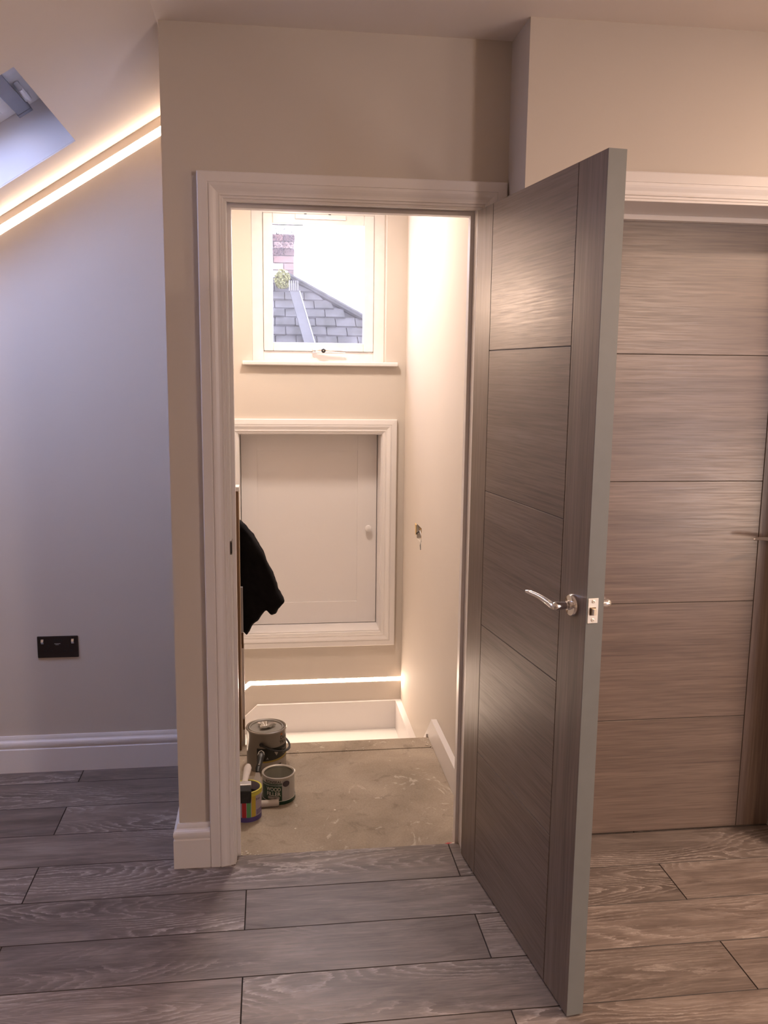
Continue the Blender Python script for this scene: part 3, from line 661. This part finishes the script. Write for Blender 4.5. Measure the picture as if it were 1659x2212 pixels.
# brick chimney
ch = empty('brick_chimney', (.5, 7.6, 2.2)); tag(ch, 'weathered brick chimney wall behind the neighbouring roof ridge', 'chimney'); oc = ch.location
q = MB(); q.box((-.6-oc[0], 7.52-oc[1], -3-oc[2]), (.735-oc[0], 8.2-oc[1], 3.02-oc[2])); q.build('mortar_core', m_mortar, ch)
bmats = [plain('brick a', (.15, .10, .095), .9, 0, .8, 50), plain('brick b', (.095, .07, .07), .9, 0, .8, 50), plain('brick c', (.21, .16, .15), .9, 0, .8, 50)]
bme = {}
for j in range(13):
    zz = 2.02+j*.077
    for i in range(5):
        xx = .735-.222*(i+1)+(.0 if j % 2 else .11)
        q = MB(); x1_ = min(xx+.212, .735+random.uniform(-.01, .012)); 
        if x1_-xx < .03: continue
        q.box((xx-oc[0], 7.50-oc[1]+random.uniform(0, .008), zz-oc[2]), (x1_-oc[0], 7.6-oc[1], zz+.066-oc[2])); q.build('brick', random.choice(bmats), ch)
# shrub and moss
def leafcloud(name, lab, cat, cen, rad, n, size, mat_, flat=1.0, seed=1):
    rr = random.Random(seed); q = MB()
    for i in range(n):
        while True:
            p = Vector((rr.uniform(-1, 1), rr.uniform(-1, 1), rr.uniform(-1, 1)))
            if p.length < 1 and rr.random() < (1-p.z*.55 if p.z > 0 else 1): break
        p = Vector((p.x*rad[0], p.y*rad[1], p.z*rad[2])); a = Vector((rr.uniform(-1, 1), rr.uniform(-1, 1), rr.uniform(-1, 1))).normalized()
        b_ = a.cross(Vector((rr.uniform(-1, 1), rr.uniform(-1, 1), rr.uniform(-1, 1)))).normalized(); s_ = size*rr.uniform(.6, 1.4)
        q.quad([p-a*s_*1.5, p-b_*s_*.6, p+a*s_*1.5, p+b_*s_*.6])
    o = q.build(name, mat_, None, loc=cen); tag(o, lab, cat); return o
m_twig = plain('dark twig', (.05, .042, .05), .9); m_moss = plain('yellow green moss', (.16, .165, .07), .9, 0, .8, 40)
leafcloud('shrub', 'sparse shrub growing over the brick chimney top', 'shrub', (.42, 7.45, 3.02), (.42, .16, .27), 3600, .0065, m_twig, seed=3)
leafcloud('moss_clump', 'pale yellow-green moss clump on the neighbouring roof ridge', 'moss', (.585, 6.2, 2.40), (.075, .06, .10), 1500, .009, m_moss, seed=5)

# ------------------------------------------------------------------ alcove socket
so = empty('wall_socket', (-.3515, .735, .491)); tag(so, 'dark bronze double wall socket on the alcove wall above the skirting', 'socket')
q = MB(); q.box((-.0745, -.006, -.042), (.0745, 0, .042)); q.build('face_plate', m_sockd, so, .003)
m_sock2 = plain('black socket insert', (.006, .006, .008), .5)
for s_ in (-1, 1):
    cx = s_*.0355
    q = MB(); q.box((cx-.004, -.0066, -.001), (cx+.004, -.0056, .008)); q.build('pin_slot', m_sock2, so)
    for dx in (-.011, .011):
        q = MB(); q.box((cx+dx-.005, -.0066, -.019), (cx+dx+.005, -.0056, -.012)); q.build('pin_slot', m_sock2, so)
    rx = s_*.055
    q = MB(); q.box((rx-.006, -.008, .012), (rx+.006, -.0055, .032)); ro = q.build('switch_surround', m_sock2, so)
    q = MB(); q.prism([(-.013, .0215), (-.0085, .031), (-.006, .031), (-.006, .013), (-.0085, .013)], lambda a, b, d: (d, a, b), rx-.0045, rx+.0045); q.build('rocker_switch', m_chrome, ro)
def text_mesh(txt, size, bold=False):
    cu = bpy.data.curves.new('lettering', 'FONT'); cu.body = txt; cu.size = size; cu.align_x = 'CENTER'; cu.align_y = 'CENTER'; cu.resolution_u = 3
    if bold: cu.offset = size*.018
    o = bpy.data.objects.new('lettering', cu); C.objects.link(o)
    dg = bpy.context.evaluated_depsgraph_get(); me = bpy.data.meshes.new_from_object(o.evaluated_get(dg))
    bpy.data.objects.remove(o); return me
def text_flat(name, txt, size, m, parent, fn, bold=False, sx=1.0):
    me = text_mesh(txt, size, bold)
    bm = bmesh.new(); bm.from_mesh(me)
    for vv in bm.verts: vv.co = Vector(fn(vv.co.x*sx, vv.co.y))
    bm.to_mesh(me); bm.free(); me.materials.clear(); me.materials.append(m)
    o = bpy.data.objects.new(name, me); C.objects.link(o); o.parent = parent; return o
m_lett = plain('pale print', (.6, .6, .6), .5)
q = MB(); q.box((-.015, -.0066, .021), (.015, -.0056, .031)); q.build('usb_port', m_sock2, so)
q = MB(); q.box((-.012, -.0066, .012), (.010, -.0060, .0135)); q.box((-.008, -.0066, .0085), (.004, -.0060, .0095)); q.build('marking', m_lett, so)

# ------------------------------------------------------------------ newel post, coat
np_ = empty('newel_post', (.30, .87, 0)); tag(np_, 'brown timber newel post edge with a white cap at the left of the landing', 'post'); on_ = np_.location
m_oak = plain('brown stained timber', (.16, .085, .04), .45)
def Ln(a, b, m, nm, par, o, bev=.001):
    q = MB(); q.box(tuple(a[i]-o[i] for i in range(3)), tuple(b[i]-o[i] for i in range(3))); return q.build(nm, m, par, bev)
Ln((.262, .86, -.011), (.3225, .92, 1.062), m_oak, 'post_shaft', np_, on_); Ln((.255, .853, 1.062), (.327, .927, 1.079), m_gloss, 'post_cap', np_, on_)
Ln((.3225, .875, .02), (.3255, .90, 1.055), plain('pale edge strip', (.62, .47, .33), .6), 'edge_strip', np_, on_)
sp = empty('stair_panel', (.3, .95, 0)); tag(sp, 'white painted balustrade panel standing behind the newel post', 'panel'); os_ = sp.location
Ln((.262, .9205, -.45), (.336, .945, .42), m_gloss, 'panel_board', sp, os_); Ln((.262, .9205, .42), (.3335, .94, .66), plain('grey primer', (.4, .4, .42), .6), 'panel_top', sp, os_)
Ln((.3265, .918, .405), (.3345, .9215, .47), m_oak, 'batten', sp, os_); Ln((.3285, .913, .055), (.3345, .9195, .10), m_oak, 'batten', sp, os_)
coat = [(.25, .97), (.30, .945), (.327, .922), (.347, .906), (.374, .872), (.398, .823), (.42, .781), (.445, .725), (.471, .664), (.479, .638), (.499, .585), (.474, .554), (.468, .53), (.451, .525), (.440, .533),
        (.429, .551), (.413, .532), (.398, .512), (.375, .489), (.36, .458), (.346, .443), (.334, .455), (.32, .47), (.29, .45), (.25, .47), (.22, .60), (.20, .75), (.22, .9)]
q = MB(); cy_ = .99
ring = lambda sc_, y: [(((a-.33)*sc_+.33), y, ((b-.7)*sc_+.7)) for a, b in coat]
q.rings([ring(.93, -.042), ring(.985, -.03), ring(1.0, -.01), ring(1.0, .02), ring(.96, .045)], True, True, 0, True)
m_coat = plain('black cotton fleece', (.006, .005, .006), .95, 0, .5, 400, .15)
co = q.build('coat', m_coat, None, loc=(0, cy_, 0)); tag(co, 'black jacket hanging from the newel post at the left of the landing', 'jacket')
md = co.modifiers.new('cloth', 'REMESH'); md.mode = 'VOXEL'; md.voxel_size = .005; md.use_smooth_shade = True
tx = bpy.data.textures.new('folds', 'CLOUDS'); tx.noise_scale = .07; dm = co.modifiers.new('folds', 'DISPLACE'); dm.texture = tx; dm.strength = .016; dm.mid_level = .5
sm_ = co.modifiers.new('soft', 'SMOOTH'); sm_.iterations = 1

# ------------------------------------------------------------------ paint tins and tools on the landing
Z0 = -.012
def patch(name, R, a0, a1, z0f, z1f, m, parent, seg=24):
    """curved label: z0f,z1f numbers or functions of t 0..1; angle measured from the -y side, + to the right"""
    q = MB(); rows = []
    for i in range(seg+1):
        t = i/seg; an = math.radians(a0+(a1-a0)*t); za = z0f(t) if callable(z0f) else z0f; zb = z1f(t) if callable(z1f) else z1f
        rows.append([(R*math.sin(an), -R*math.cos(an), za), (R*math.sin(an), -R*math.cos(an), zb), ((R-.0006)*math.sin(an), -(R-.0006)*math.cos(an), zb), ((R-.0006)*math.sin(an), -(R-.0006)*math.cos(an), za)])
    q.rings(rows, True, True, 0, True); return q.build(name, m, parent)
def can_text(txt, size, R, ang, z, m, parent, bold=True, sx=1.0, nm='lettering'):
    a = math.radians(ang); return text_flat(nm, txt, size, m, parent, lambda x, y: ((R+.0003)*math.sin(a+x/R), -(R+.0003)*math.cos(a+x/R), z+y), bold, sx)
# big paint tin
t1 = empty('paint_tin', (.424, .722, Z0)); tag(t1, 'large grey metal paint tin with a black carry handle and closed lid', 'paint tin')
R1, H1 = .077, .160
m_t1 = plain('grey printed tin', (.27, .24, .21), .32, .45)
q = MB(); q.lathe([(R1*.9, 0), (R1, 0), (R1+.0015, .002), (R1, .005), (R1, H1-.012), (R1+.002, H1-.009), (R1+.003, H1-.004), (R1+.001, H1), (R1-.002, H1+.001), (R1-.006, H1-.002), (R1-.007, H1-.007), (.0001, H1-.007)], seg=64); q.build('tin_body', m_t1, t1)
q = MB(); q.lathe([(.0001, H1-.0065), (R1-.016, H1-.0065), (R1-.014, H1-.0015), (R1-.010, H1-.0005), (R1-.0085, H1-.003), (R1-.0088, H1-.0068), (.0001, H1-.0069)], seg=64)
q.build('lid', plain('dull steel lid', (.30, .28, .25), .45, .15), t1)
q = MB(); rr = random.Random(9); seg = 26
rg = []
for kk, (rf, zz) in enumerate(((.001, .004), (.35, .003), (.75, .005), (1.0, .012), (.92, .002), (.3, .001))):
    ring_ = []
    for i in range(seg):
        a = 2*pi*i/seg; w_ = .030+.007*math.sin(3*a+1)+.005*math.sin(5*a)+random.Random(i*7).uniform(-.004, .004)
        ring_.append((w_*rf*math.cos(a), w_*rf*.8*math.sin(a), H1-.005+zz+(random.Random(i*13+kk).uniform(0, .006) if rf > .7 else 0)))
    rg.append(ring_)
q.rings(rg, True, True, 0, True)
fo = q.build('crumpled_foil', plain('crumpled foil', (.75, .72, .68), .3, .9, 1.0, 90), None, loc=(.424, .722, Z0+.0)); tag(fo, 'crumpled pale foil scrap lying on the big paint tin lid', 'foil')
m_lblk = plain('black label', (.012, .013, .010), .4); m_lyel = plain('mustard band', (.33, .25, .05), .4); m_lpale = plain('pale label print', (.45, .42, .38), .5)
patch('label', R1+.0006, -28, 110, .045, .098, m_lblk, t1)
patch('label_band', R1+.0012, -28, 110, lambda t: .040+.016*max(0, t-.1)**1.3, lambda t: .046+.022*max(0, t-.1)**1.3, m_lyel, t1)
patch('label_base', R1+.0004, -30, 110, .012, lambda t: .040+.018*max(0, t-.1)**1.3, plain('warm grey label', (.36, .33, .29), .4, .3), t1)
patch('label', R1+.0009, 14, 46, .018, .030, m_lblk, t1)
can_text('Dulux', .020, R1+.0006, 62, .131, m_lblk, t1); can_text('TRADE', .018, R1+.0006, 62, .113, m_lblk, t1)
can_text('Diamond', .012, R1+.0012, 66, .084, m_lpale, t1, False); can_text('Eggshell', .012, R1+.0012, 66, .071, m_lpale, t1, False)
patch('emblem', R1+.0006, 46, 53, .141, .149, plain('orange mark', (.5, .17, .05), .5), t1)
an = math.radians(30)
q = MB(); q.prism([(-.009, .004), (-.005, .010), (.005, .010), (.009, .004), (.0, -.011)], lambda a, b, d: ((R1+.0012+d)*math.sin(an+a/R1), -(R1+.0012+d)*math.cos(an+a/R1), .077+b), 0, .0006); q.build('emblem', m_lpale, t1)
can_text('A', .012, R1+.0012, 3, .058, m_lpale, t1, False)
for s_ in (-1, 1):
    a = math.radians(-14) if s_ < 0 else math.radians(166)
    q = MB(); q.lathe([(.0001, 0), (.008, 0), (.008, .003), (.0001, .004)], seg=18)
    eo = q.build('handle_lug', m_black, t1, loc=((R1)*math.sin(a), -(R1)*math.cos(a), H1-.045)); eo.rotation_euler = (pi/2, 0, a)
pts = []
for i in range(25):
    t = i/24; a = math.radians(-14+180*t); rr_ = R1+.004+.010*math.sin(pi*t); pts.append((rr_*math.sin(a), -rr_*math.cos(a), H1-.045-.040*math.sin(pi*t)))
q = MB(); q.tube(pts, [(.0062, .0038) if i < 13 else (.0042, .0032) for i in range(25)], 10); q.build('carry_handle', m_black, t1)
# wood filler tin
t2 = empty('filler_tin', (.468, .442, Z0)); tag(t2, 'open wood filler tin with a green and silver label', 'filler tin')
R2, H2 = .058, .101
q = MB(); q.lathe([(R2*.9, 0), (R2+.0015, 0), (R2+.0025, .003), (R2+.0025, .011), (R2, .013), (R2, H2-.008), (R2+.0025, H2-.006), (R2+.003, H2-.002), (R2+.001, H2), (R2-.002, H2), (R2-.006, H2-.003), (R2-.0065, H2-.006), (R2-.003, H2-.007), (R2-.003, .02), (.0001, .018)], seg=64)
q.build('tin_body', m_steel, t2)
m_grn = plain('dark green print', (.008, .05, .028), .35); m_sil = plain('silver print', (.42, .42, .42), .4)
patch('base_band', R2+.0032, -180, 180, .0005, .0130, m_grn, t2, 64)
q = MB(); q.lathe([(R2-.0035, .021), (R2-.0032, H2-.012), (R2-.0045, H2-.012), (R2-.006, .03), (.0001, .026)], seg=48); q.build('filler_residue', m_tin_in, t2)
patch('label', R2+.0005, -75, 12, .014, .078, m_grn, t2); patch('label', R2+.0005, 12, 42, .014, H2-.010, m_sil, t2); patch('label', R2+.0004, -75, 12, .078, H2-.010, plain('silver label top', (.48, .47, .44), .4), t2)
patch('label', R2+.0005, 42, 95, .014, H2-.010, plain('light silver label', (.5, .49, .47), .4), t2)
patch('label_line', R2+.0009, -75, 12, .076, .0785, m_grn, t2); patch('label_line', R2+.0009, -75, 12, .070, .0748, plain('grey line', (.30, .33, .30), .5), t2)
patch('label_panel', R2+.0009, -40, 3, .020, .030, m_lpale, t2)
m_cream = plain('cream lettering', (.62, .61, .54), .5)
can_text('RONSEAL', .0145, R2+.0006, -19, .0845, m_lblk, t2, True, 1.0); can_text('WOOD', .0205, R2+.0010, -19, .0575, m_cream, t2, True, .78); can_text('FILLER', .0205, R2+.0010, -19, .0395, m_cream, t2, True, .93)
can_text('PROFESSIONAL', .0048, R2+.0012, -18, .0724, m_lblk, t2, False); can_text('500g', .006, R2+.0012, -12, .025, m_lblk, t2, False)
q = MB(); a = math.radians(27)
q.rings([[((R2+.0022+d)*math.sin(a+.013*math.cos(tt)/R2), -(R2+.0022+d)*math.cos(a+.013*math.cos(tt)/R2), .077+.011*math.sin(tt)) for tt in [2*pi*i/24 for i in range(24)]] for d in (0, .0006)]); q.build('round_badge', plain('dark purple badge', (.06, .045, .06), .4), t2)
# small yellow and purple tin
t3 = empty('filler_tub', (.357, .317, Z0)); tag(t3, 'small tub with red, green and yellow stripes, yellow collar and purple base', 'tub')
R3, H3 = .0500, .108
q = MB(); q.lathe([(R3*.9, 0), (R3, 0), (R3+.0005, .003), (R3, H3-.014), (R3+.0025, H3-.013), (R3+.0025, H3-.001), (R3+.0005, H3), (R3-.004, H3), (R3-.005, H3-.004), (R3-.004, .02), (.0001, .018)], seg=56)
q.build('tub_body', plain('lilac white plastic', (.42, .37, .44), .45), t3)
m_yl = plain('bright yellow', (.55, .50, .05), .45)
patch('collar', R3+.0031, -180, 180, H3-.0135, H3-.001, m_yl, t3, 56); q = MB(); q.lathe([(R3-.0035, H3), (R3+.0025, H3), (R3+.0025, H3+.0012), (R3-.0035, H3+.0012), (R3-.0035, H3)], seg=56); q.build('rim', m_yl, t3)
patch('base_band', R3+.0008, -180, 180, .001, .018, plain('purple print', (.085, .06, .22), .4), t3, 56)
for a0_, a1_, c_ in ((-18, -1, (.36, .015, .02)), (1, 17, (.09, .30, .10)), (20, 38, (.50, .36, .03)), (-60, -22, (.10, .12, .4))):
    patch('stripe', R3+.0007, a0_, a1_, .018, H3-.014, plain('printed stripe', c_, .45), t3, 10)
patch('print', R3+.0009, 42, 80, .022, .04, plain('violet print', (.2, .16, .3), .5), t3); can_text('Filler', .012, R3+.0008, 52, .078, m_lblk, t3, False)
q = MB(); q.lathe([(R3-.0045, .022), (R3-.005, H3-.03), (R3-.012, H3-.045), (.0001, H3-.05)], seg=40); q.build('tub_contents', plain('dark dried filler', (.05, .045, .04), .8), t3)
# brush lying across the tub
b_ = empty('paint_brush', (.350, .30, Z0+H3+.0105)); tag(b_, 'worn paint brush with white crusted handle resting across the striped tub', 'brush')
q = MB(); q.tube([(0, .015, .004), (.002, .035, .007), (.004, .06, .008), (.007, .09, .011), (.009, .115, .013), (.010, .132, .0135), (.010, .136, .013)], [(.013, .008), (.010, .008), (.0115, .009), (.0135, .0105), (.0135, .0105), (.0095, .008), (.003, .003)], 16)
q.build('handle', plain('paint crusted white wood', (.62, .56, .52), .7, 0, 1.0, 70), b_)
q = MB(); q.box((-.0235, -.012, -.006), (.0235, .018, .011)); q.build('ferrule', plain('painted ferrule', (.50, .47, .45), .4, .5, 1.0, 60), b_, .003)
q = MB(); q.rings([[(-.022, -.012, -.005), (.022, -.012, -.005), (.022, -.012, .009), (-.022, -.012, .009)], [(-.0245, -.045, -.012), (.0245, -.045, -.012), (.0245, -.045, .004), (-.0245, -.045, .004)], [(-.023, -.058, -.035), (.024, -.058, -.036), (.023, -.050, -.030), (-.022, -.050, -.030)]], True, True, 0, True)
q.build('bristles', plain('black bristle', (.012, .011, .010), .8, 0, 1.0, 200), b_, .003)
# filling knife between the tins
kn = empty('filling_knife', (.402, .60, Z0)); tag(kn, 'black handled filling knife leaning between the tins', 'knife')
q = MB(); q.tube([(-.010, -.078, .062), (-.008, -.062, .070), (-.004, -.045, .078), (.0, -.025, .088), (.003, -.01, .098), (.004, -.002, .103)], [(.008, .006), (.011, .008), (.0105, .008), (.012, .009), (.0135, .010), (.006, .006)], 16); q.build('handle', m_black, kn)
q = MB(); q.tube([(.0145, -.006, .094), (.012, .002, .104), (.004, .004, .110), (-.005, .002, .107), (-.010, -.007, .097)], .002, 8); q.build('handle_band', m_lpale, kn)
q = MB(); q.rings([[(-.017, -.078, .062), (-.003, -.078, .062), (-.003, -.079, .0628), (-.017, -.079, .0628)], [(-.038, -.135, .003), (.012, -.135, .003), (.012, -.136, .0035), (-.038, -.136, .0035)]], True, True, 0, False); q.build('blade', m_steel, kn)
q = MB(); q.tube([(-.005, -.053, .083), (-.006, -.060, .080)], .0028, 8); q.build('rivet', m_steel, kn)
# roller sleeve
q = MB(); q.lathe([(.0001, 0), (.008, 0), (.0115, .001), (.0125, .004), (.0125, .060), (.0115, .064), (.006, .065), (.005, .060), (.0001, .058)], axis='x', seg=28)
rs = q.build('roller_sleeve', plain('white roller pile', (.66, .60, .54), .9, 0, 1.0, 160), None, loc=(.404, .372, Z0+.0125), rot=(0, 0, math.radians(4))); tag(rs, 'white mini roller sleeve lying in front of the wood filler tin', 'roller')
